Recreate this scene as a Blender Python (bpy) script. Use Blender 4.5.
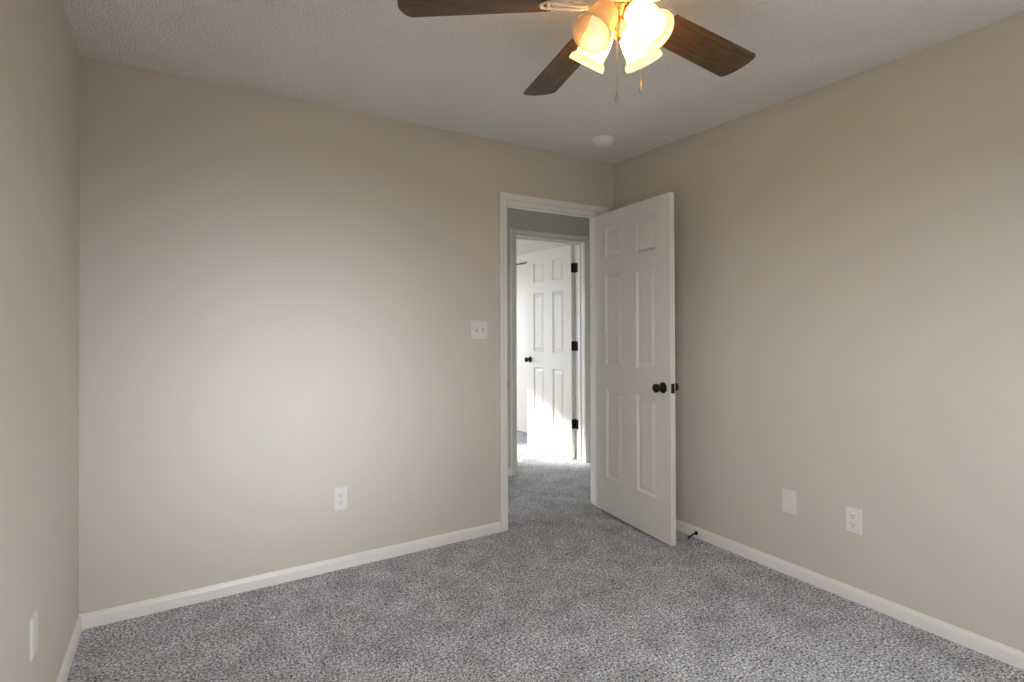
import bpy, bmesh, math, random
from mathutils import Vector, Matrix

for o in list(bpy.data.objects):
    bpy.data.objects.remove(o, do_unlink=True)
S = bpy.context.scene
COL = S.collection
PI = math.pi

# ------------------------------------------------------------------ camera
cam_d = bpy.data.cameras.new('camera')
cam = bpy.data.objects.new('camera', cam_d)
COL.objects.link(cam)
YAW, PIT, ROL = 0.55315, 0.00780, -0.00350
fw = Vector((math.sin(YAW) * math.cos(PIT), math.cos(YAW) * math.cos(PIT), math.sin(PIT)))
rt = Vector((math.cos(YAW), -math.sin(YAW), 0))
up = rt.cross(fw)
r2 = rt * math.cos(ROL) + up * math.sin(ROL)
u2 = -rt * math.sin(ROL) + up * math.cos(ROL)
M = Matrix((r2, u2, -fw)).transposed().to_4x4()
M.translation = Vector((0.3483, -2.9375, 1.2783))
cam.matrix_world = M
cam_d.sensor_width = 36.0
cam_d.lens = 544.75 / 1024 * 36.0
cam_d.shift_y = -19.23 / 1024
cam_d.clip_start = 0.02
S.camera = cam

# ------------------------------------------------------------------ exposure
S.view_settings.view_transform = 'Standard'
S.view_settings.look = 'None'
S.view_settings.gamma = 1.0
S.view_settings.use_curve_mapping = False
S.view_settings.exposure = 0.06
S.cycles.max_bounces = 14
S.cycles.diffuse_bounces = 10
S.cycles.caustics_reflective = False
S.cycles.caustics_refractive = False
S.cycles.sample_clamp_indirect = 6.0

# ------------------------------------------------------------------ key sizes
H = 2.44                 # ceiling height
W = 3.027                # bedroom width
RY = -3.40               # rear wall of the bedroom
WT = 0.115               # partition thickness
HALL = 1.05              # hall face of the far partition
FX0, FX1, FY1 = -1.5, 3.86, 5.90   # far room
HX0, HX1 = -1.5, 4.6     # hall ends
DO = (2.127, 2.898, 2.056)    # bedroom doorway: x0, x1, head
FO = (2.856, 3.600, 2.056)    # far doorway
RW = (0.46, 1.54, 0.80, 2.02)       # rear bedroom window: x0, x1, z0, z1
LW = (-3.20, -2.42, 1.18, 2.04)     # unseen left window, added to brighten the right wall: y0, y1, z0, z1
FW = (-1.15, 0.05, 0.60, 2.03)      # far room window (sun)
FW2 = (1.0, 3.0, 0.60, 2.03)        # second far room window, unseen, added to brighten that room
FW3 = (3.2, 4.4, 0.90, 2.10)        # far room's left window, added to light the far door: y0, y1, z0, z1
QW = (-3.32, -2.40, 0.60, 2.06)     # right window beside the camera, added to light the left wall: y0, y1, z0, z1
HE = 1.50                           # made-up hall end, set close so its added window lights the hall
HW = (0.20, 0.97, 0.12, 2.25)  # opening of the unseen window added to light the hall
# light levels
K_SKY = 14.0
K_GROUND = 1.1
K_LOBE = 31.0
K_BULB = 85.0
K_SUN = 15.0
LOBE_AZ, LOBE_EL, LOBE_K = math.radians(2), math.radians(9), 60.0
LOBE_C = (0.92, 1.0, 1.06)

# ------------------------------------------------------------------ world
w = bpy.data.worlds.new('sky')
S.world = w
w.use_nodes = True
nt = w.node_tree
nt.nodes.clear()
tc = nt.nodes.new('ShaderNodeTexCoord')
sx = nt.nodes.new('ShaderNodeSeparateXYZ')
mp = nt.nodes.new('ShaderNodeMapRange')
mp.inputs['From Min'].default_value = -1
mp.inputs['From Max'].default_value = 1
cr = nt.nodes.new('ShaderNodeValToRGB')
bg = nt.nodes.new('ShaderNodeBackground')
wo = nt.nodes.new('ShaderNodeOutputWorld')
e = cr.color_ramp.elements
e[0].position = 0.0
e[0].color = (K_GROUND * 0.9, K_GROUND * 0.86, K_GROUND * 0.74, 1)
e[1].position = 1.0
e[1].color = (K_SKY * 0.75, K_SKY * 0.88, K_SKY * 1.0, 1)
for pos, c in ((0.48, (K_GROUND, K_GROUND * 0.96, K_GROUND * 0.84, 1)), (0.515, (K_SKY * 0.78, K_SKY * 0.82, K_SKY * 0.86, 1)), (0.62, (K_SKY, K_SKY, K_SKY * 1.02, 1))):
    q = e.new(pos)
    q.color = c
# made-up bright lobe low in the rear sky, shaping the back wall's light patch
LOBE = Vector((math.sin(LOBE_AZ) * math.cos(LOBE_EL), -math.cos(LOBE_AZ) * math.cos(LOBE_EL), math.sin(LOBE_EL)))
nz_ = nt.nodes.new('ShaderNodeVectorMath')
nz_.operation = 'NORMALIZE'
dt = nt.nodes.new('ShaderNodeVectorMath')
dt.operation = 'DOT_PRODUCT'
dt.inputs[1].default_value = LOBE
m1 = nt.nodes.new('ShaderNodeMath')
m1.operation = 'MULTIPLY_ADD'
m1.inputs[1].default_value = LOBE_K
m1.inputs[2].default_value = -LOBE_K
m2 = nt.nodes.new('ShaderNodeMath')
m2.operation = 'EXPONENT'
mlt = nt.nodes.new('ShaderNodeVectorMath')
mlt.operation = 'SCALE'
mlt.inputs[0].default_value = tuple(K_LOBE * c for c in LOBE_C)
addn = nt.nodes.new('ShaderNodeVectorMath')
addn.operation = 'ADD'
bg.inputs['Strength'].default_value = 1.0
nt.links.new(tc.outputs['Generated'], nz_.inputs[0])
nt.links.new(nz_.outputs[0], dt.inputs[0])
nt.links.new(dt.outputs['Value'], m1.inputs[0])
nt.links.new(m1.outputs[0], m2.inputs[0])
nt.links.new(m2.outputs[0], mlt.inputs['Scale'])
nt.links.new(nz_.outputs[0], sx.inputs[0])
nt.links.new(sx.outputs['Z'], mp.inputs['Value'])
nt.links.new(mp.outputs[0], cr.inputs[0])
# added falloff dims the rear sky, to balance daylight between the windows
dim = nt.nodes.new('ShaderNodeMapRange')
dim.inputs['From Min'].default_value = 0.45
dim.inputs['From Max'].default_value = 0.85
dim.inputs['To Min'].default_value = 1.0
dim.inputs['To Max'].default_value = 0.30
neg = nt.nodes.new('ShaderNodeMath')
neg.operation = 'MULTIPLY'
neg.inputs[1].default_value = -1.0
dsc = nt.nodes.new('ShaderNodeVectorMath')
dsc.operation = 'SCALE'
nt.links.new(sx.outputs['Y'], neg.inputs[0])
nt.links.new(neg.outputs[0], dim.inputs['Value'])
nt.links.new(cr.outputs[0], dsc.inputs[0])
nt.links.new(dim.outputs[0], dsc.inputs['Scale'])
nt.links.new(dsc.outputs[0], addn.inputs[0])
nt.links.new(mlt.outputs[0], addn.inputs[1])
nt.links.new(addn.outputs[0], bg.inputs['Color'])
nt.links.new(bg.outputs[0], wo.inputs['Surface'])

# ------------------------------------------------------------------ sun through the far room's window
sd = bpy.data.lights.new('sun', 'SUN')
sd.energy = K_SUN
sd.angle = math.radians(2.5)
sd.color = (1.0, 0.95, 0.86)
sun = bpy.data.objects.new('sun', sd)
COL.objects.link(sun)
sun.rotation_euler = Vector((1.0, -1.1, -0.40)).to_track_quat('-Z', 'Y').to_euler()


def portal(name, loc, size, direction):
    d = bpy.data.lights.new(name, 'AREA')
    d.shape = 'RECTANGLE'
    d.size, d.size_y = size
    d.cycles.is_portal = True
    o = bpy.data.objects.new(name, d)
    COL.objects.link(o)
    o.location = loc
    o.rotation_euler = Vector(direction).to_track_quat('-Z', 'Z').to_euler()
    return o


portal('portal_rear', ((RW[0] + RW[1]) / 2, RY - 0.10, (RW[2] + RW[3]) / 2), (RW[1] - RW[0], RW[3] - RW[2]), (0, 1, 0))
portal('portal_left', (-0.10, (LW[0] + LW[1]) / 2, (LW[2] + LW[3]) / 2), (LW[1] - LW[0], LW[3] - LW[2]), (1, 0, 0))
portal('portal_right', (W + 0.10, (QW[0] + QW[1]) / 2, (QW[2] + QW[3]) / 2), (QW[1] - QW[0], QW[3] - QW[2]), (-1, 0, 0))
portal('portal_hall', (HE - 0.10, (HW[0] + HW[1]) / 2, (HW[2] + HW[3]) / 2), (HW[1] - HW[0], HW[3] - HW[2]), (1, 0, 0))
portal('portal_far_left', (FX0 - 0.10, (FW3[0] + FW3[1]) / 2, (FW3[2] + FW3[3]) / 2), (FW3[1] - FW3[0], FW3[3] - FW3[2]), (1, 0, 0))
portal('portal_far', ((FW[0] + FW[1]) / 2, FY1 + 0.10, (FW[2] + FW[3]) / 2), (FW[1] - FW[0], FW[3] - FW[2]), (0, -1, 0))
portal('portal_far_wide', ((FW2[0] + FW2[1]) / 2, FY1 + 0.10, (FW2[2] + FW2[3]) / 2), (FW2[1] - FW2[0], FW2[3] - FW2[2]), (0, -1, 0))


# ------------------------------------------------------------------ materials
def new_mat(name):
    m = bpy.data.materials.new(name)
    m.use_nodes = True
    n = m.node_tree.nodes
    b = n['Principled BSDF']
    return m, m.node_tree, b


def plain(name, col, rough=0.5, metal=0.0, spec=0.5, bump=None, var=0.0, vscale=3.0):
    m, t, b = new_mat(name)
    b.inputs['Base Color'].default_value = (*col, 1)
    b.inputs['Roughness'].default_value = rough
    b.inputs['Metallic'].default_value = metal
    b.inputs['Specular IOR Level'].default_value = spec
    tc = t.nodes.new('ShaderNodeTexCoord')
    if var:
        nz = t.nodes.new('ShaderNodeTexNoise')
        nz.inputs['Scale'].default_value = vscale
        nz.inputs['Detail'].default_value = 3
        mx = t.nodes.new('ShaderNodeMix')
        mx.data_type = 'RGBA'
        mx.inputs[6].default_value = (*[c * (1 - var) for c in col], 1)
        mx.inputs[7].default_value = (*[min(1, c * (1 + var)) for c in col], 1)
        t.links.new(tc.outputs['Object'], nz.inputs['Vector'])
        t.links.new(nz.outputs['Fac'], mx.inputs[0])
        t.links.new(mx.outputs[2], b.inputs['Base Color'])
    if bump:
        sc, dist, det = bump
        nz = t.nodes.new('ShaderNodeTexNoise')
        nz.inputs['Scale'].default_value = sc
        nz.inputs['Detail'].default_value = det
        bp = t.nodes.new('ShaderNodeBump')
        bp.inputs['Distance'].default_value = dist
        bp.inputs['Strength'].default_value = 1.0
        t.links.new(tc.outputs['Object'], nz.inputs['Vector'])
        t.links.new(nz.outputs['Fac'], bp.inputs['Height'])
        t.links.new(bp.outputs[0], b.inputs['Normal'])
    return m


WALL = (0.605, 0.565, 0.50)
mat_wall = plain('greige_wall_paint', WALL, 0.62, spec=0.25, bump=(260, 0.0006, 2), var=0.012, vscale=2.0)
mat_hallwall = plain('grey_hall_paint', (0.58, 0.575, 0.515), 0.6, spec=0.25, bump=(260, 0.0006, 2))
mat_farwall = plain('pale_wall_paint', (0.66, 0.65, 0.60), 0.6, spec=0.25, bump=(260, 0.0006, 2))
mat_trim = plain('white_trim_paint', (0.79, 0.78, 0.755), 0.32, spec=0.5)
mat_door = plain('white_door_paint', (0.76, 0.745, 0.715), 0.34, spec=0.5, bump=(180, 0.0003, 3))
mat_plastic = plain('white_plastic', (0.73, 0.715, 0.695), 0.35)
mat_slot = plain('dark_slot', (0.03, 0.03, 0.03), 0.6)
mat_screw = plain('painted_screw', (0.62, 0.61, 0.59), 0.35, metal=0.3)
mat_black = plain('oil_rubbed_black_metal', (0.012, 0.011, 0.010), 0.35, metal=0.6, spec=0.5)
mat_rubber = plain('black_rubber', (0.015, 0.014, 0.013), 0.7)
mat_brass = plain('satin_brass', (0.72, 0.52, 0.25), 0.28, metal=1.0)
mat_ivory = plain('antique_white_enamel', (0.78, 0.74, 0.66), 0.3)
mat_detector = plain('white_detector_plastic', (0.88, 0.88, 0.87), 0.4)
mat_steel = plain('brushed_nickel', (0.55, 0.53, 0.50), 0.3, metal=1.0)


def ceiling_mat():
    m, t, b = new_mat('popcorn_ceiling')
    b.inputs['Roughness'].default_value = 0.95
    b.inputs['Specular IOR Level'].default_value = 0.1
    b.inputs['Base Color'].default_value = (0.84, 0.825, 0.80, 1)
    tc = t.nodes.new('ShaderNodeTexCoord')
    n1 = t.nodes.new('ShaderNodeTexNoise')
    n1.inputs['Scale'].default_value = 105
    n1.inputs['Detail'].default_value = 4
    n1.inputs['Roughness'].default_value = 0.6
    v = t.nodes.new('ShaderNodeTexVoronoi')
    v.inputs['Scale'].default_value = 85
    ad = t.nodes.new('ShaderNodeMath')
    ad.operation = 'SUBTRACT'
    bp = t.nodes.new('ShaderNodeBump')
    bp.inputs['Distance'].default_value = 0.007
    bp.inputs['Strength'].default_value = 0.9
    t.links.new(tc.outputs['Object'], n1.inputs['Vector'])
    t.links.new(tc.outputs['Object'], v.inputs['Vector'])
    t.links.new(n1.outputs['Fac'], ad.inputs[0])
    t.links.new(v.outputs['Distance'], ad.inputs[1])
    t.links.new(ad.outputs[0], bp.inputs['Height'])
    t.links.new(bp.outputs[0], b.inputs['Normal'])
    return m


def carpet_mat():
    m, t, b = new_mat('grey_frieze_carpet')
    b.inputs['Roughness'].default_value = 1.0
    b.inputs['Specular IOR Level'].default_value = 0.05
    tc = t.nodes.new('ShaderNodeTexCoord')
    n1 = t.nodes.new('ShaderNodeTexNoise')          # twisted tufts: flecks and fibre shading put into the colour
    n1.inputs['Scale'].default_value = 112
    n1.inputs['Detail'].default_value = 4
    n1.inputs['Roughness'].default_value = 0.65
    n1.inputs['Distortion'].default_value = 0.6
    r1 = t.nodes.new('ShaderNodeValToRGB')
    el = r1.color_ramp.elements
    el[0].position, el[0].color = 0.36, (0.085, 0.088, 0.096, 1)
    el[1].position, el[1].color = 0.63, (0.87, 0.895, 0.95, 1)
    q = el.new(0.5)
    q.color = (0.445, 0.46, 0.50, 1)
    n2 = t.nodes.new('ShaderNodeTexNoise')          # broad pile lay
    n2.inputs['Scale'].default_value = 7.0
    n2.inputs['Detail'].default_value = 6
    r2_ = t.nodes.new('ShaderNodeMapRange')
    r2_.inputs['From Min'].default_value = 0.3
    r2_.inputs['From Max'].default_value = 0.7
    r2_.inputs['To Min'].default_value = 0.80
    r2_.inputs['To Max'].default_value = 1.18
    mx = t.nodes.new('ShaderNodeVectorMath')
    mx.operation = 'SCALE'
    bp = t.nodes.new('ShaderNodeBump')
    bp.inputs['Distance'].default_value = 0.010
    bp.inputs['Strength'].default_value = 0.7
    t.links.new(tc.outputs['Object'], n1.inputs['Vector'])
    t.links.new(tc.outputs['Object'], n2.inputs['Vector'])
    t.links.new(n1.outputs['Fac'], r1.inputs[0])
    t.links.new(n2.outputs['Fac'], r2_.inputs['Value'])
    t.links.new(r1.outputs[0], mx.inputs[0])
    t.links.new(r2_.outputs[0], mx.inputs['Scale'])
    t.links.new(mx.outputs[0], b.inputs['Base Color'])
    t.links.new(n1.outputs['Fac'], bp.inputs['Height'])
    t.links.new(bp.outputs[0], b.inputs['Normal'])
    return m


def wood_mat():
    m, t, b = new_mat('walnut_blade')
    b.inputs['Roughness'].default_value = 0.42
    b.inputs['Specular IOR Level'].default_value = 0.4
    tc = t.nodes.new('ShaderNodeTexCoord')
    mpn = t.nodes.new('ShaderNodeMapping')
    mpn.inputs['Scale'].default_value = (5, 75, 20)
    n1 = t.nodes.new('ShaderNodeTexNoise')
    n1.inputs['Scale'].default_value = 1.6
    n1.inputs['Detail'].default_value = 5
    n1.inputs['Distortion'].default_value = 1.2
    r1 = t.nodes.new('ShaderNodeValToRGB')
    el = r1.color_ramp.elements
    el[0].position, el[0].color = 0.34, (0.036, 0.018, 0.007, 1)
    el[1].position, el[1].color = 0.68, (0.15, 0.080, 0.030, 1)
    t.links.new(tc.outputs['Object'], mpn.inputs['Vector'])
    t.links.new(mpn.outputs[0], n1.inputs['Vector'])
    t.links.new(n1.outputs['Fac'], r1.inputs[0])
    t.links.new(r1.outputs[0], b.inputs['Base Color'])
    return m


def glow_mat(name, col, strength, base=(0.9, 0.85, 0.75), clear=0.0):
    """something lit from within; clear is the share of light that passes straight through"""
    m, t, b = new_mat(name)
    b.inputs['Base Color'].default_value = (*base, 1)
    b.inputs['Roughness'].default_value = 0.35
    b.inputs['Emission Color'].default_value = (*col, 1)
    b.inputs['Emission Strength'].default_value = strength
    if clear:
        tr = t.nodes.new('ShaderNodeBsdfTransparent')
        tr.inputs['Color'].default_value = (1.0, 0.90, 0.74, 1)
        mx = t.nodes.new('ShaderNodeMixShader')
        mx.inputs[0].default_value = clear
        t.links.new(b.outputs[0], mx.inputs[1])
        t.links.new(tr.outputs[0], mx.inputs[2])
        t.links.new(mx.outputs[0], t.nodes['Material Output'].inputs['Surface'])
    return m


mat_ceiling = ceiling_mat()
mat_carpet = carpet_mat()
mat_wood = wood_mat()


def shade_mat(name, tint):
    """frosted glass: scatters the bulb's light through, reflects a little, lets a share pass straight"""
    m = bpy.data.materials.new(name)
    m.use_nodes = True
    t = m.node_tree
    t.nodes.clear()
    out = t.nodes.new('ShaderNodeOutputMaterial')
    df = t.nodes.new('ShaderNodeBsdfDiffuse')
    df.inputs['Color'].default_value = (0.80, 0.70, 0.55, 1)
    tl = t.nodes.new('ShaderNodeBsdfTranslucent')
    tl.inputs['Color'].default_value = (*tint, 1)
    gl = t.nodes.new('ShaderNodeBsdfGlossy')
    gl.inputs['Roughness'].default_value = 0.25
    tr = t.nodes.new('ShaderNodeBsdfTransparent')
    tr.inputs['Color'].default_value = (1.0, 0.86, 0.62, 1)
    m1, m2, m3 = (t.nodes.new('ShaderNodeMixShader') for _ in range(3))
    m1.inputs[0].default_value = 0.55
    m2.inputs[0].default_value = 0.18
    m3.inputs[0].default_value = 0.04
    t.links.new(df.outputs[0], m1.inputs[1])
    t.links.new(tl.outputs[0], m1.inputs[2])
    t.links.new(m1.outputs[0], m2.inputs[1])
    t.links.new(tr.outputs[0], m2.inputs[2])
    t.links.new(m2.outputs[0], m3.inputs[1])
    t.links.new(gl.outputs[0], m3.inputs[2])
    t.links.new(m3.outputs[0], out.inputs['Surface'])
    return m


mat_shade = shade_mat('frosted_amber_glass', (0.95, 0.72, 0.42))
mat_shade_hot = mat_shade
mat_bulb = glow_mat('lit_bulb', (1.0, 0.66, 0.30), K_BULB)
mat_bulb_dim = glow_mat('dim_bulb', (1.0, 0.60, 0.28), K_BULB * 0.010)


# ------------------------------------------------------------------ mesh helpers
def link(name, bm, mat, parent=None, smooth=False, normals=True):
    if normals:
        bmesh.ops.recalc_face_normals(bm, faces=bm.faces)
    me = bpy.data.meshes.new(name)
    bm.to_mesh(me)
    bm.free()
    me.materials.append(mat)
    if smooth:
        for p in me.polygons:
            p.use_smooth = True
    o = bpy.data.objects.new(name, me)
    COL.objects.link(o)
    if parent:
        o.parent = parent
    return o


def struct(name, bm, mat, parent=None, smooth=False):
    o = link(name, bm, mat, parent, smooth)
    if parent is None:
        o['kind'] = 'structure'
    return o


def empty(name, loc=(0, 0, 0), rotz=0.0):
    o = bpy.data.objects.new(name, None)
    o.empty_display_size = 0.1
    COL.objects.link(o)
    o.location = loc
    o.rotation_euler = (0, 0, rotz)
    return o


def tag(o, label, cat, group=None):
    o['label'] = label
    o['category'] = cat
    if group:
        o['group'] = group
    return o


def box(bm, x0, x1, y0, y1, z0, z1, bevel=0.0, seg=2):
    t = bmesh.new()
    bmesh.ops.create_cube(t, size=1.0)
    for v in t.verts:
        v.co = Vector((x0 + (v.co.x + .5) * (x1 - x0), y0 + (v.co.y + .5) * (y1 - y0), z0 + (v.co.z + .5) * (z1 - z0)))
    if bevel:
        bmesh.ops.bevel(t, geom=list(t.edges), offset=bevel, segments=seg, profile=0.5, affect='EDGES')
    merge(bm, t)
    return bm


def merge(bm, t, mat4=None):
    t.verts.index_update()
    vs = [bm.verts.new(mat4 @ v.co if mat4 else v.co) for v in t.verts]
    for f in t.faces:
        try:
            bm.faces.new([vs[v.index] for v in f.verts])
        except ValueError:
            pass
    t.free()


def lathe(bm, prof, seg=32, mat4=None, closed=False):
    """revolve (r, z) pairs about the local z axis"""
    rings = []
    for r, z in prof:
        if r < 1e-6:
            v = Vector((0, 0, z))
            rings.append([bm.verts.new(mat4 @ v if mat4 else v)])
        else:
            ring = []
            for k in range(seg):
                a = 2 * PI * k / seg
                v = Vector((r * math.cos(a), r * math.sin(a), z))
                ring.append(bm.verts.new(mat4 @ v if mat4 else v))
            rings.append(ring)
    pairs = list(zip(rings, rings[1:]))
    if closed:
        pairs.append((rings[-1], rings[0]))
    for a, b in pairs:
        for k in range(seg):
            k2 = (k + 1) % seg
            if len(a) == 1 and len(b) == 1:
                continue
            if len(a) == 1:
                bm.faces.new((a[0], b[k], b[k2]))
            elif len(b) == 1:
                bm.faces.new((a[k], b[0], a[k2]))
            else:
                bm.faces.new((a[k], b[k], b[k2], a[k2]))
    return bm


def tube(bm, pts, r, seg=10, cap=True):
    pts = [Vector(p) for p in pts]
    rad = r if isinstance(r, (list, tuple)) else [r] * len(pts)
    rings = []
    prev = None
    for i, p in enumerate(pts):
        d = (pts[min(i + 1, len(pts) - 1)] - pts[max(i - 1, 0)]).normalized()
        if prev is None:
            a = d.orthogonal().normalized()
        else:
            a = (prev - d * prev.dot(d)).normalized()
        prev = a
        b = d.cross(a)
        rings.append([bm.verts.new(p + (a * math.cos(2 * PI * k / seg) + b * math.sin(2 * PI * k / seg)) * rad[i]) for k in range(seg)])
    for a, b in zip(rings, rings[1:]):
        for k in range(seg):
            bm.faces.new((a[k], b[k], b[(k + 1) % seg], a[(k + 1) % seg]))
    if cap:
        bm.faces.new(rings[0])
        bm.faces.new(rings[-1])
    return bm


def sweep(bm, prof, path, closed_prof=True):
    """prof: list of (u, v); path: list of functions giving the 3-D place of (u, v) at that station"""
    rings = [[bm.verts.new(Vector(f(u, v))) for u, v in prof] for f in path]
    n = len(prof)
    for a, b in zip(rings, rings[1:]):
        for k in range(n if closed_prof else n - 1):
            bm.faces.new((a[k], b[k], b[(k + 1) % n], a[(k + 1) % n]))
    bm.faces.new(rings[0])
    bm.faces.new(rings[-1])
    return bm


# ------------------------------------------------------------------ the room shell
X0, X1, Y0, Y1 = -1.65, 4.75, RY - 0.12, FY1 + 0.15
bm = bmesh.new()
box(bm, X0, X1, Y0, Y1, -0.12, 0.0)
struct('floor', bm, mat_carpet)
bm = bmesh.new()
box(bm, X0, X1, Y0, Y1, H, H + 0.15)
struct('ceiling', bm, mat_ceiling)



def wall_y(name, x0, x1, y0, y1, hole, mat):
    """a wall along y with one opening (y0, y1, z0, z1)"""
    bm = bmesh.new()
    for (a, b, z0, z1) in ((y0, hole[0], 0, H), (hole[0], hole[1], 0, hole[2]), (hole[0], hole[1], hole[3], H), (hole[1], y1, 0, H)):
        if z1 - z0 > 0.001 and b - a > 0.001:
            box(bm, x0, x1, a, b, z0, z1)
    return struct(name, bm, mat)


wall_y('wall_left', -0.115, 0.0, RY, 0.0, LW, mat_wall)
wall_y('wall_right', W, W + 0.115, RY, 0.0, QW, mat_wall)
JT = 0.019   # jamb board


def wall_with_hole(bm, ax0, ax1, y0, y1, holes):
    """a wall along x from ax0 to ax1 with openings (x0, x1, z0, z1)"""
    x = ax0
    for (a, b, z0, z1) in sorted(holes):
        box(bm, x, a, y0, y1, 0, H)
        box(bm, a, b, y0, y1, z1, H)
        if z0 > 0:
            box(bm, a, b, y0, y1, 0, z0)
        x = b
    box(bm, x, ax1, y0, y1, 0, H)


def two_faced_wall(name, ax0, ax1, y0, y1, holes, m_front, m_back):
    bm = bmesh.new()
    wall_with_hole(bm, ax0, ax1, y0, y1, holes)
    o = struct(name, bm, m_front)
    o.data.materials.append(m_back)
    for p in o.data.polygons:
        if p.normal.y > 0.5:
            p.material_index = 1
    return o


two_faced_wall('wall_back', HX0, HX1, 0.0, WT, [(DO[0] - JT, DO[1] + JT, 0, DO[2] + JT)], mat_wall, mat_hallwall)
two_faced_wall('wall_hall', HX0, HX1, HALL, HALL + WT, [(FO[0] - JT, FO[1] + JT, 0, FO[2] + JT)], mat_hallwall, mat_farwall)
bm = bmesh.new()
wall_with_hole(bm, -0.115, W + 0.115, RY - 0.12, RY, [RW])
struct('wall_rear', bm, mat_wall)
bm = bmesh.new()
wall_with_hole(bm, FX0 - 0.15, FX1 + 0.115, FY1, FY1 + 0.15, [FW, FW2])
struct('wall_far', bm, mat_farwall)
wall_y('wall_far_left', FX0 - 0.15, FX0, HALL + WT, FY1, FW3, mat_farwall)
wall_y('wall_hall_added_window', HE - 0.12, HE, WT, HALL, HW, mat_hallwall)
bm = bmesh.new()
box(bm, HX1, HX1 + 0.12, 0, HALL + WT, 0, H)
struct('wall_hall_end', bm, mat_hallwall)
# closet wall of the far room, with the closet's opening
CL = (2.10, 3.90, 2.035)
bm = bmesh.new()
for (a, b, z0, z1) in ((HALL + WT, CL[0], 0, H), (CL[0], CL[1], CL[2], H), (CL[1], FY1, 0, H)):
    box(bm, FX1, FX1 + 0.115, a, b, z0, z1)
struct('wall_closet', bm, mat_farwall)

# baseboards
BH = 0.062
BP = [(0, 0), (0.0135, 0), (0.0135, 0.044), (0.0105, 0.052), (0.006, 0.057), (0.004, 0.062), (0, 0.062)]


def base_run(bm, p0, p1, n):
    n = Vector(n)
    st = []
    for p in (Vector(p0), Vector(p1)):
        st.append(lambda u, v, p=p: (p.x + n.x * u, p.y + n.y * u, v))
    sweep(bm, BP, st)


CW = 0.055   # casing width
bm = bmesh.new()
base_run(bm, (0.0, 0.0), (DO[0] - CW - 0.004, 0.0), (0, -1))
base_run(bm, (DO[1] + CW + 0.006, 0.0), (W - 0.0, 0.0), (0, -1))
struct('baseboard_back', bm, mat_trim)
bm = bmesh.new()
base_run(bm, (0.0, RY), (0.0, -0.0135), (1, 0))
struct('baseboard_left', bm, mat_trim)
bm = bmesh.new()
base_run(bm, (W, RY), (W, -0.0135), (-1, 0))
struct('baseboard_right', bm, mat_trim)
bm = bmesh.new()
base_run(bm, (HE, HALL), (FO[0] - CW - 0.004, HALL), (0, -1))
base_run(bm, (FO[1] + CW + 0.006, HALL), (HX1, HALL), (0, -1))
struct('baseboard_hall', bm, mat_trim)
bm = bmesh.new()
base_run(bm, (FX1, HALL + WT), (FX1, CL[0] - 0.12), (-1, 0))
struct('baseboard_closet', bm, mat_trim)

# ------------------------------------------------------------------ door casings and jambs
CP = [(0, 0), (0, 0.010), (0.004, 0.0125), (0.012, 0.0125), (0.017, 0.0105), (0.022, 0.0105), (0.030, 0.0155), (0.049, 0.0165), (CW - 0.003, 0.0165), (CW, 0.0135), (CW, 0)]


def casing(bm, x0, x1, zt, y, ny, reveal=0.005, z0=0.0):
    x0 -= reveal
    x1 += reveal
    zt += reveal
    st = [lambda u, v: (x0 - u, y + ny * v, z0),
          lambda u, v: (x0 - u, y + ny * v, zt + u),
          lambda u, v: (x1 + u, y + ny * v, zt + u),
          lambda u, v: (x1 + u, y + ny * v, z0)]
    sweep(bm, CP, st)


def door_trim(name, D, y0, y1, stop_y):
    bm = bmesh.new()
    # jamb boards
    box(bm, D[0] - JT, D[0], y0, y1, 0, D[2] + JT, 0.001, 1)
    box(bm, D[1], D[1] + JT, y0, y1, 0, D[2] + JT, 0.001, 1)
    box(bm, D[0], D[1], y0, y1, D[2], D[2] + JT, 0.001, 1)
    # stops
    s0, s1 = stop_y
    box(bm, D[0], D[0] + 0.011, s0, s1, 0, D[2] - 0.011, 0.002, 2)
    box(bm, D[1] - 0.011, D[1], s0, s1, 0, D[2] - 0.011, 0.002, 2)
    box(bm, D[0], D[1], s0, s1, D[2] - 0.011, D[2], 0.002, 2)
    t = struct(name, bm, mat_trim)
    for yy, ny in ((y0, -1), (y1, 1)):
        bm = bmesh.new()
        casing(bm, D[0], D[1], D[2], yy, ny)
        link('casing', bm, mat_trim, t)
    return t


trim_bed = door_trim('trim_1', DO, 0.0, WT, (0.040, 0.074))
trim_far = door_trim('trim_2', FO, HALL, HALL + WT, (HALL + 0.040, HALL + 0.074))
bm = bmesh.new()
box(bm, DO[0] - 0.0035, DO[0] + 0.0015, -0.0178, 0.032, 0.890, 0.945, 0.001, 1)
link('strike_plate', bm, mat_steel, trim_bed)

# closet trim and sliding doors behind the far door
bm = bmesh.new()
box(bm, FX1 - 0.016, FX1, CL[0] - 0.11, CL[0], 0, CL[2], 0.003, 2)
box(bm, FX1 - 0.016, FX1, CL[0] - 0.11, CL[1] + 0.11, CL[2] + 0.006, CL[2] + 0.088, 0.003, 2)
struct('trim_3', bm, mat_trim)


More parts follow.
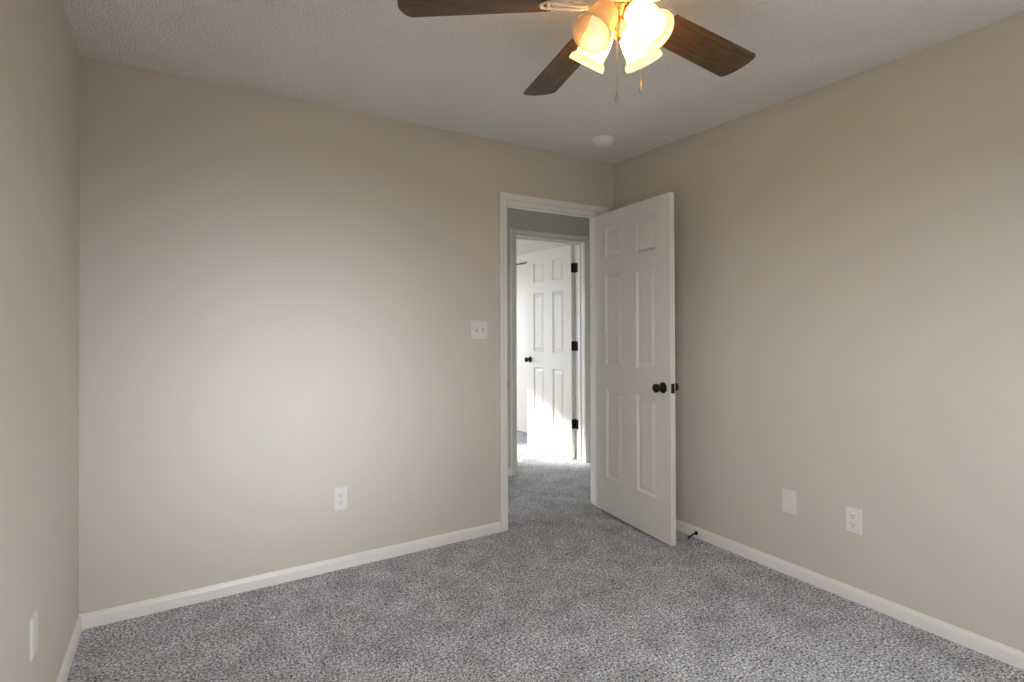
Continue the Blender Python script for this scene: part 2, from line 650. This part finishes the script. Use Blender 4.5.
# ------------------------------------------------------------------ doors
def six_panel(bm, wd, th, z0, z1, cols, rows):
    xs = sorted({0.0, wd, *[c for q in cols for c in q]})
    zs = sorted({z0, z1, *[c for q in rows for c in q]})
    holes = [(a, b, c, d) for a, b in cols for c, d in rows]

    def quad(pts):
        bm.faces.new([bm.verts.new(p) for p in pts])
    for side in (0, 1):
        y = 0.0 if side == 0 else th
        s = 1 if side == 0 else -1
        for i in range(len(xs) - 1):
            for j in range(len(zs) - 1):
                a, b, c, d = xs[i], xs[i + 1], zs[j], zs[j + 1]
                if any(a >= h[0] - 1e-6 and b <= h[1] + 1e-6 and c >= h[2] - 1e-6 and d <= h[3] + 1e-6 for h in holes):
                    continue
                quad([(a, y, c), (b, y, c), (b, y, d), (a, y, d)])
        for a, b, c, d in holes:
            steps = [(0, 0), (0.003, 0.005), (0.010, 0.0100), (0.014, 0.0115), (0.019, 0.0115), (0.040, 0.0045), (0.043, 0.004)]
            rings = []
            for ins, dep in steps:
                rings.append([bm.verts.new(p) for p in ((a + ins, y + s * dep, c + ins), (b - ins, y + s * dep, c + ins), (b - ins, y + s * dep, d - ins), (a + ins, y + s * dep, d - ins))])
            for r0, r1 in zip(rings, rings[1:]):
                for k in range(4):
                    bm.faces.new((r0[k], r0[(k + 1) % 4], r1[(k + 1) % 4], r1[k]))
            bm.faces.new(rings[-1])
    for a, b in zip(xs, xs[1:]):
        quad([(a, 0, z0), (b, 0, z0), (b, th, z0), (a, th, z0)])
        quad([(a, 0, z1), (b, 0, z1), (b, th, z1), (a, th, z1)])
    for a, b in zip(zs, zs[1:]):
        quad([(0, 0, a), (0, 0, b), (0, th, b), (0, th, a)])
        quad([(wd, 0, a), (wd, 0, b), (wd, th, b), (wd, th, a)])
    bmesh.ops.remove_doubles(bm, verts=bm.verts, dist=1e-5)


ROWS = ((0.250, 0.850), (1.012, 1.620), (1.735, 1.942))


def knob(name, parent, x, z, y, s):
    """rosette, neck and round knob standing out of the face y in the direction s"""
    mat4 = Matrix.Translation((x, y, z)) @ Matrix.Rotation(-s * PI / 2, 4, 'X')
    bm = bmesh.new()
    lathe(bm, [(0, 0), (0.032, 0), (0.033, 0.003), (0.031, 0.007), (0.024, 0.010), (0.013, 0.012), (0.0115, 0.020), (0.0115, 0.030), (0.015, 0.035), (0.023, 0.041), (0.0265, 0.049), (0.0265, 0.056), (0.023, 0.062), (0.014, 0.066), (0, 0.067)], 32, mat4)
    return link(name, bm, mat_black, parent, smooth=True)


def door(name, wd, hinge_xy, rotz, label, knob_side=1, z1=2.046, th=0.035, kz=0.915, hinge_z=(0.34, 1.085, 1.833), pin=1, jamb_leaf=None):
    """leaf runs from the hinge (x = 0) along local +x, faces y = 0 and y = th"""
    k = wd / 0.762
    cols = ((0.123 * k, 0.304 * k), (0.454 * k, 0.636 * k))
    bm = bmesh.new()
    six_panel(bm, wd, th, 0.014, z1, cols, ROWS)
    d = struct(name, bm, mat_door)
    d.location = (*hinge_xy, 0)
    d.rotation_euler = (0, 0, rotz)
    d['label'] = label
    d['category'] = 'door'
    knob('door_knob', d, wd - 0.062, kz, 0.0, -1)
    knob('door_knob', d, wd - 0.062, kz, th, 1)
    bm = bmesh.new()
    box(bm, wd - 0.0005, wd + 0.0015, th / 2 - 0.0125, th / 2 + 0.0125, kz - 0.028, kz + 0.028, 0.0006, 1)
    box(bm, wd, wd + 0.010, th / 2 - 0.006, th / 2 + 0.006, kz - 0.008, kz + 0.008, 0.002, 2)
    lp = link('latch_plate', bm, mat_black, d)
    for hz in hinge_z:
        bm = bmesh.new()
        box(bm, -0.0025, 0.0005, 0.003, th + 0.002, hz - 0.045, hz + 0.045, 0.0006, 1)
        py = th + 0.005 if pin > 0 else -0.005
        tube(bm, [(-0.004, py, hz - 0.046), (-0.004, py, hz + 0.046)], 0.0065, 12)
        lathe(bm, [(0, 0.052), (0.004, 0.051), (0.0045, 0.046)], 10, Matrix.Translation((-0.004, py, hz)))
        if jamb_leaf:
            a, b, c, d2 = jamb_leaf
            box(bm, a, b, c, d2, hz - 0.045, hz + 0.045, 0.0006, 1)
        link('hinge', bm, mat_black, d)
    return d


# bedroom door: face seen runs from the hinge (2.851, 0.007) to the free edge (2.764, -0.75)
ang = math.atan2(-0.757, -0.087)
door('door_1', 0.762, (2.851, 0.004), ang, 'white six panel door with black knob standing open against the right wall side')
# far door opens into the far room, seen face towards -x
# (the visible face is local y = th; its hinges' second leaves lie on the jamb)
door('door_2', 0.760, (3.598, 1.190), PI / 2 + 0.012, 'white six panel door seen through the doorway across the hall', pin=-1, kz=0.922, z1=2.053,
     jamb_leaf=(-0.060, -0.004, 0.0002, 0.0035))

# sliding closet doors in the far room (only a sliver shows beside the open door)
bm = bmesh.new()
box(bm, FX1 + 0.020, FX1 + 0.050, CL[0] + 0.01, (CL[0] + CL[1]) / 2 + 0.03, 0.012, CL[2] - 0.018, 0.002, 1)
box(bm, FX1 + 0.062, FX1 + 0.092, (CL[0] + CL[1]) / 2 - 0.03, CL[1] - 0.01, 0.012, CL[2] - 0.018, 0.002, 1)
box(bm, FX1 + 0.10, FX1 + 0.112, CL[0], CL[1], 0, CL[2])
d3 = struct('door_3', bm, mat_door)

# ------------------------------------------------------------------ windows (all unseen; several added only for their daylight)


def window(name, R, y0, y1, room_y, ny, turn=0.0):
    """frame, sash rails and inner casing of a sash window in a wall along x (turned about z)"""
    x0, x1, z0, z1 = R
    bm = bmesh.new()
    f = 0.030
    yc0, yc1 = min(y0, y1) + 0.03, max(y0, y1) - 0.03
    box(bm, x0, x0 + f, yc0, yc1, z0, z1, 0.002, 1)
    box(bm, x1 - f, x1, yc0, yc1, z0, z1, 0.002, 1)
    box(bm, x0 + f, x1 - f, yc0, yc1, z0, z0 + f, 0.002, 1)
    box(bm, x0 + f, x1 - f, yc0, yc1, z1 - f, z1, 0.002, 1)
    zc = (z0 + z1) / 2
    box(bm, x0 + f, x1 - f, yc0, yc0 + 0.03, zc - 0.018, zc + 0.018, 0.002, 1)
    bmesh.ops.transform(bm, matrix=Matrix.Rotation(turn, 4, 'Z'), verts=bm.verts)
    wn = struct(name, bm, mat_trim)
    bm = bmesh.new()
    c = 0.057
    box(bm, x0 - c, x0, room_y, room_y + ny * 0.016, z0, z1, 0.002, 1)
    box(bm, x1, x1 + c, room_y, room_y + ny * 0.016, z0, z1, 0.002, 1)
    box(bm, x0 - c, x1 + c, room_y, room_y + ny * 0.016, z1, z1 + c, 0.002, 1)
    box(bm, x0 - c, x1 + c, room_y, room_y + ny * 0.03, z0 - 0.02, z0, 0.002, 1)
    bmesh.ops.transform(bm, matrix=Matrix.Rotation(turn, 4, 'Z'), verts=bm.verts)
    link('window_casing', bm, mat_trim, wn)


window('window_1', RW, RY - 0.12, RY, RY, 1)
window('added_window_4', (-LW[1], -LW[0], LW[2], LW[3]), -0.115, 0.0, 0.0, 1, -PI / 2)
window('added_window_5', (QW[0], QW[1], QW[2], QW[3]), -W - 0.115, -W, -W, 1, PI / 2)
window('added_window_6', (-HW[1], -HW[0], HW[2], HW[3]), HE - 0.12, HE, HE, 1, -PI / 2)
window('added_window_7', (-FW3[1], -FW3[0], FW3[2], FW3[3]), FX0 - 0.15, FX0, FX0, 1, -PI / 2)
window('window_2', FW, FY1, FY1 + 0.15, FY1, -1)
window('added_window_3', FW2, FY1, FY1 + 0.15, FY1, -1)

# ------------------------------------------------------------------ wall plates
PW, PH = 0.0735, 0.119


def plate_mesh(wd, ht):
    bm = bmesh.new()
    n = 6
    prof = [(0.0, 0.0), (0.0, 0.0022), (0.0012, 0.0042), (0.0045, 0.0062), (0.008, 0.0066)]
    rings = []
    for ins, out in prof:
        a, b = wd / 2 - ins, ht / 2 - ins
        rad = max(0.0045 - ins * 0.5, 0.001)
        ring = []
        for cx, cz, a0 in ((a - rad, b - rad, 0), (-a + rad, b - rad, PI / 2), (-a + rad, -b + rad, PI), (a - rad, -b + rad, 1.5 * PI)):
            for k in range(n + 1):
                t = a0 + PI / 2 * k / n
                ring.append(bm.verts.new((cx + rad * math.cos(t), -out, cz + rad * math.sin(t))))
        rings.append(ring)
    for r0, r1 in zip(rings, rings[1:]):
        for k in range(len(r0)):
            k2 = (k + 1) % len(r0)
            bm.faces.new((r0[k], r0[k2], r1[k2], r1[k]))
    bm.faces.new(rings[-1])
    bm.faces.new(rings[0])
    return bm


def screw(parent, x, z, y=-0.0066):
    bm = bmesh.new()
    lathe(bm, [(0, 0.0014), (0.0022, 0.0011), (0.0034, 0.0)], 14, Matrix.Translation((x, y + 0.0002, z)) @ Matrix.Rotation(PI / 2, 4, 'X'))
    link('screw', bm, mat_screw, parent)


def receptacle(parent, zc):
    bm = bmesh.new()
    ring0, ring1 = [], []
    N = 28
    for k in range(N):
        t = 2 * PI * k / N
        x = 0.0172 * math.cos(t)
        z = max(-0.0143, min(0.0143, 0.0172 * math.sin(t)))
        ring0.append(bm.verts.new((x, -0.0060, zc + z)))
        ring1.append(bm.verts.new((x * 0.96, -0.0086, zc + z * 0.96)))
    for k in range(N):
        bm.faces.new((ring0[k], ring0[(k + 1) % N], ring1[(k + 1) % N], ring1[k]))
    bm.faces.new(ring1)
    r = link('receptacle', bm, mat_plastic, parent)
    bm = bmesh.new()
    box(bm, -0.0075, -0.0052, -0.0090, -0.0080, zc - 0.0005, zc + 0.0085)
    box(bm, 0.0052, 0.0075, -0.0090, -0.0080, zc + 0.0005, zc + 0.0075)
    lathe(bm, [(0, 0.0010), (0.0027, 0.0010), (0.0027, 0)], 14, Matrix.Translation((0, -0.0080, zc - 0.0070)) @ Matrix.Rotation(PI / 2, 4, 'X'))
    link('slot', bm, mat_slot, r)


def outlet(loc, rotz, label, group=None):
    t = empty('wall_outlet', loc, rotz)
    tag(t, label, 'outlet', group)
    link('cover_plate', plate_mesh(PW, PH), mat_plastic, t, smooth=False)
    receptacle(t, 0.0195)
    receptacle(t, -0.0195)
    screw(t, 0, 0)
    return t


outlet((1.091, 0, 0.368), 0, 'white duplex outlet low on the wall left of the doorway', 'wall outlets')
outlet((W, -1.611, 0.371), -PI / 2, 'white duplex outlet on the right wall beside the blank plate', 'wall outlets')

bl = empty('blank_wall_plate', (W, -1.300, 0.374), -PI / 2)
tag(bl, 'white blank wall plate on the right wall nearest the open door', 'wall plate')
link('cover_plate', plate_mesh(PW, PH), mat_plastic, bl)
screw(bl, 0, 0.0415)
screw(bl, 0, -0.0415)

bl = empty('blank_wall_plate', (0, -0.876, 0.398), PI / 2)
tag(bl, 'white wall plate seen edge-on low on the left wall', 'wall plate')
link('cover_plate', plate_mesh(PW, PH), mat_plastic, bl)

sw = empty('light_switch', (1.926, 0, 1.2545), 0)
tag(sw, 'white two-toggle light switch on the wall beside the doorway casing', 'light switch')
link('cover_plate', plate_mesh(0.118, 0.119), mat_plastic, sw)
for xx, sgn in ((-0.023, -1), (0.023, 1)):
    bm = bmesh.new()
    box(bm, xx - 0.0052, xx + 0.0052, -0.0072, -0.0060, -0.012, 0.012, 0.0004, 1)
    link('toggle_slot', bm, mat_screw, sw)
    bm = bmesh.new()
    t = bmesh.new()
    box(t, -0.0038, 0.0038, -0.019, 0.0, -0.0045, 0.0045, 0.0012, 2)
    merge(bm, t, Matrix.Translation((xx, -0.0060, 0)) @ Matrix.Rotation(-sgn * 0.42, 4, 'X'))
    link('toggle', bm, mat_plastic, sw)
    screw(sw, xx, 0.030)
    screw(sw, xx, -0.030)

# ------------------------------------------------------------------ door stop on the right baseboard
ds = empty('door_stop', (W - 0.0135, -0.722, 0.030), 0)
tag(ds, 'black spring door stop screwed to the baseboard behind the open door', 'door stop')
bm = bmesh.new()
lathe(bm, [(0, 0), (0.0125, 0), (0.0125, 0.003), (0.010, 0.007), (0.006, 0.010), (0, 0.0105)], 20, Matrix.Rotation(-PI / 2, 4, 'Y'))
link('base', bm, mat_black, ds, smooth=True)
bm = bmesh.new()
pts = []
N = 15 * 10
for k in range(N + 1):
    q = k / N
    a = q * 15 * 2 * PI
    pts.append((-0.008 - q * 0.050, 0.0042 * math.cos(a), 0.0042 * math.sin(a) - 0.010 * q * q))
tube(bm, pts, 0.0011, 6)
link('spring', bm, mat_black, ds, smooth=True)
bm = bmesh.new()
lathe(bm, [(0, 0), (0.0065, 0.0), (0.0075, 0.004), (0.0075, 0.012), (0.006, 0.016), (0, 0.0165)], 18, Matrix.Translation((-0.056, 0, -0.0095)) @ Matrix.Rotation(-PI / 2 - 0.3, 4, 'Y'))
link('rubber_tip', bm, mat_rubber, ds, smooth=True)

# ------------------------------------------------------------------ smoke detector
sm = empty('smoke_detector', (2.607, -0.362, H), 0)
tag(sm, 'round white smoke detector on the ceiling above the open door', 'smoke detector')
bm = bmesh.new()
lathe(bm, [(0, 0), (0.066, 0), (0.066, -0.008), (0.063, -0.011), (0, -0.011)], 48)
link('base', bm, mat_detector, sm)
bm = bmesh.new()
lathe(bm, [(0, -0.010), (0.0605, -0.010), (0.0605, -0.016), (0.058, -0.024), (0.050, -0.033), (0.040, -0.036), (0.034, -0.0345), (0.030, -0.037), (0, -0.038)], 48)
link('cover', bm, mat_detector, sm, smooth=True)

# ------------------------------------------------------------------ ceiling fan
FANX, FANY, BZ = 1.496, -1.704, 2.255
fan = empty('ceiling_fan', (FANX, FANY, H), 0)
tag(fan, 'dark wood bladed ceiling fan with four lit frosted glass shades', 'ceiling fan')


def fz(z):
    return z - H


bm = bmesh.new()
lathe(bm, [(0, 0), (0.086, 0), (0.088, -0.006), (0.082, -0.018), (0.066, -0.026), (0, -0.026)], 40)
link('canopy', bm, mat_ivory, fan, smooth=True)
bm = bmesh.new()
lathe(bm, [(0, -0.024), (0.055, -0.024), (0.060, -0.048), (0.100, -0.058), (0.118, -0.080), (0.119, -0.140), (0.108, -0.162), (0.090, -0.174), (0.088, -0.200), (0.058, -0.206), (0, -0.206)], 48)
link('motor_housing', bm, mat_ivory, fan, smooth=True)
bm = bmesh.new()
lathe(bm, [(0.1185, -0.105), (0.1215, -0.107), (0.1215, -0.117), (0.1185, -0.119)], 48, closed=True)
link('trim_ring', bm, mat_brass, fan, smooth=True)
bm = bmesh.new()   # switch housing and fitter
lathe(bm, [(0, -0.203), (0.050, -0.203), (0.052, -0.208), (0.040, -0.215), (0.026, -0.222), (0.022, -0.234), (0.024, -0.246), (0.022, -0.258), (0.014, -0.266), (0.010, -0.274), (0.013, -0.282), (0.010, -0.290), (0, -0.293)], 36)
link('light_fitter', bm, mat_brass, fan, smooth=True)

BL0, BL1 = 0.205, 0.677


def blade_bm():
    bm = bmesh.new()
    n = 26
    top, bot = [], []
    outline = []
    for k in range(n + 1):                   # one long edge root -> tip
        q = k / n
        x = BL0 + (BL1 - 0.030 - BL0) * q
        outline.append((x, 0.061 + 0.012 * q))
    hw = 0.073
    for k in range(0, 13):                   # gently bowed tip with tight corners
        q = k / 12
        y = hw * (1 - 2 * q) * 0.985
        outline.append((BL1 - 0.016 * (2 * q - 1) ** 2 - 0.006 * abs(2 * q - 1) ** 14, y))
    for k in range(n + 1):
        q = 1 - k / n
        x = BL0 + (BL1 - 0.030 - BL0) * q
        outline.append((x, -0.061 - 0.012 * q))
    th = 0.006
    up_ = [bm.verts.new((x, y, th / 2)) for x, y in outline]
    dn = [bm.verts.new((x, y, -th / 2)) for x, y in outline]
    bm.faces.new(up_)
    bm.faces.new(dn)
    m = len(outline)
    for k in range(m):
        bm.faces.new((up_[k], up_[(k + 1) % m], dn[(k + 1) % m], dn[k]))
    return bm


def bracket_bm():
    """open blade iron: two bars from the motor to a slotted plate screwed under the blade"""
    bm = bmesh.new()
    for s in (-1, 1):
        pts = [(0.085, 0.010 * s, -0.014), (0.120, 0.012 * s, -0.016), (0.160, 0.017 * s, -0.012), (0.195, 0.022 * s, -0.0075), (0.222, 0.022 * s, -0.007), (0.236, 0.014 * s, -0.007), (0.240, 0.0, -0.007)]
        tube(bm, pts, [0.006, 0.0055, 0.005, 0.0045, 0.004, 0.004, 0.004], 10)
    box(bm, 0.207, 0.219, -0.028, 0.028, -0.0075, -0.0030, 0.001, 1)
    for yy in (-0.022, 0.022, 0.0):
        xx = 0.213 if yy else 0.234
        lathe(bm, [(0, -0.0125), (0.004, -0.0118), (0.0055, -0.0085), (0.0055, -0.0060)], 12, Matrix.Translation((xx, yy, 0)))
    return bm


PITCH = math.radians(-10.5)
angs = [5.0, 77.0, 145.4, 219.5, 293.0]
first_b = first_i = None
for a in angs:
    rot = Matrix.Translation((0, 0, fz(BZ) + (0.014 if a == 145.4 else 0.0))) @ Matrix.Rotation(math.radians(a), 4, 'Z') @ Matrix.Rotation(PITCH, 4, 'X')
    if first_b is None:
        b = first_b = link('blade', blade_bm(), mat_wood, fan)
        ir = first_i = link('blade_bracket', bracket_bm(), mat_ivory, b, smooth=True)
    else:
        b = first_b.copy()
        COL.objects.link(b)
        b.parent = fan
        ir = first_i.copy()
        COL.objects.link(ir)
        ir.parent = b
    b.matrix_local = rot

# light kit: four bell shades on short arms
SH = [(0.020, 0.0), (0.025, 0.004), (0.036, 0.013), (0.0430, 0.030), (0.0468, 0.052), (0.0475, 0.074), (0.0462, 0.092), (0.0462, 0.101), (0.0510, 0.108), (0.0575, 0.113), (0.0590, 0.119), (0.0595, 0.128)]
SHI = [(0.0585, 0.1305), (0.0570, 0.1300), (0.0560, 0.1270)]     # rolled lip
TILT = math.radians(38)
for az, hot in ((10, 1), (100, 1), (190, 0), (280, 1)):
    A = Matrix.Rotation(math.radians(az), 4, 'Z')
    # arm
    bm = bmesh.new()
    d = Vector((math.sin(TILT), 0, -math.cos(TILT)))
    neck = Vector((0.044, 0, fz(2.2295)))
    pts = [Vector((0.014, 0, fz(2.214))), Vector((0.028, 0, fz(2.229))), neck + d * -0.006, neck + d * 0.006]
    t = bmesh.new()
    tube(t, pts, [0.008, 0.0075, 0.0075, 0.009], 12)
    merge(bm, t, A)
    F = A @ Matrix.Translation(neck) @ d.to_track_quat('Z', 'Y').to_matrix().to_4x4()
    lathe(bm, [(0, 0.0), (0.016, 0.001), (0.0235, 0.006), (0.0245, 0.014), (0.0235, 0.018), (0.0, 0.018)], 24, F)
    link('lamp_arm', bm, mat_brass, fan, smooth=True)
    G = F @ Matrix.Translation((0, 0, 0.012))
    bm = bmesh.new()
    lathe(bm, SH + SHI, 44, mat4=G)
    sh = link('lamp_shade', bm, mat_shade_hot if hot else mat_shade, fan, smooth=True)
    bm = bmesh.new()
    lathe(bm, [(0, 0.006), (0.012, 0.007), (0.013, 0.022), (0.0165, 0.038), (0.0250, 0.056), (0.0290, 0.070), (0.0265, 0.085), (0.0180, 0.096), (0.008, 0.1015), (0, 0.102)], 28, G)
    link('bulb', bm, mat_bulb if hot else mat_bulb_dim, sh, smooth=True)

# pull chains
for dx, dy, zt, zb in ((-0.039, -0.033, 2.230, 1.936), (0.056, -0.036, 2.230, 1.986)):
    bm = bmesh.new()
    z = zt
    while z > zb + 0.030:
        t = bmesh.new()
        bmesh.ops.create_icosphere(t, subdivisions=1, radius=0.0013)
        merge(bm, t, Matrix.Translation((dx, dy, fz(z))))
        z -= 0.0036
    tube(bm, [(dx, dy, fz(zt)), (dx, dy, fz(zb + 0.026))], 0.0006, 6)
    c = link('pull_chain', bm, mat_brass, fan)
    bm = bmesh.new()
    lathe(bm, [(0, 0.034), (0.0018, 0.033), (0.0024, 0.028), (0.0045, 0.020), (0.0066, 0.011), (0.0062, 0.004), (0.0036, 0.0005), (0, 0)], 18, Matrix.Translation((dx, dy, fz(zb))))
    link('pendant', bm, mat_steel, c, smooth=True)
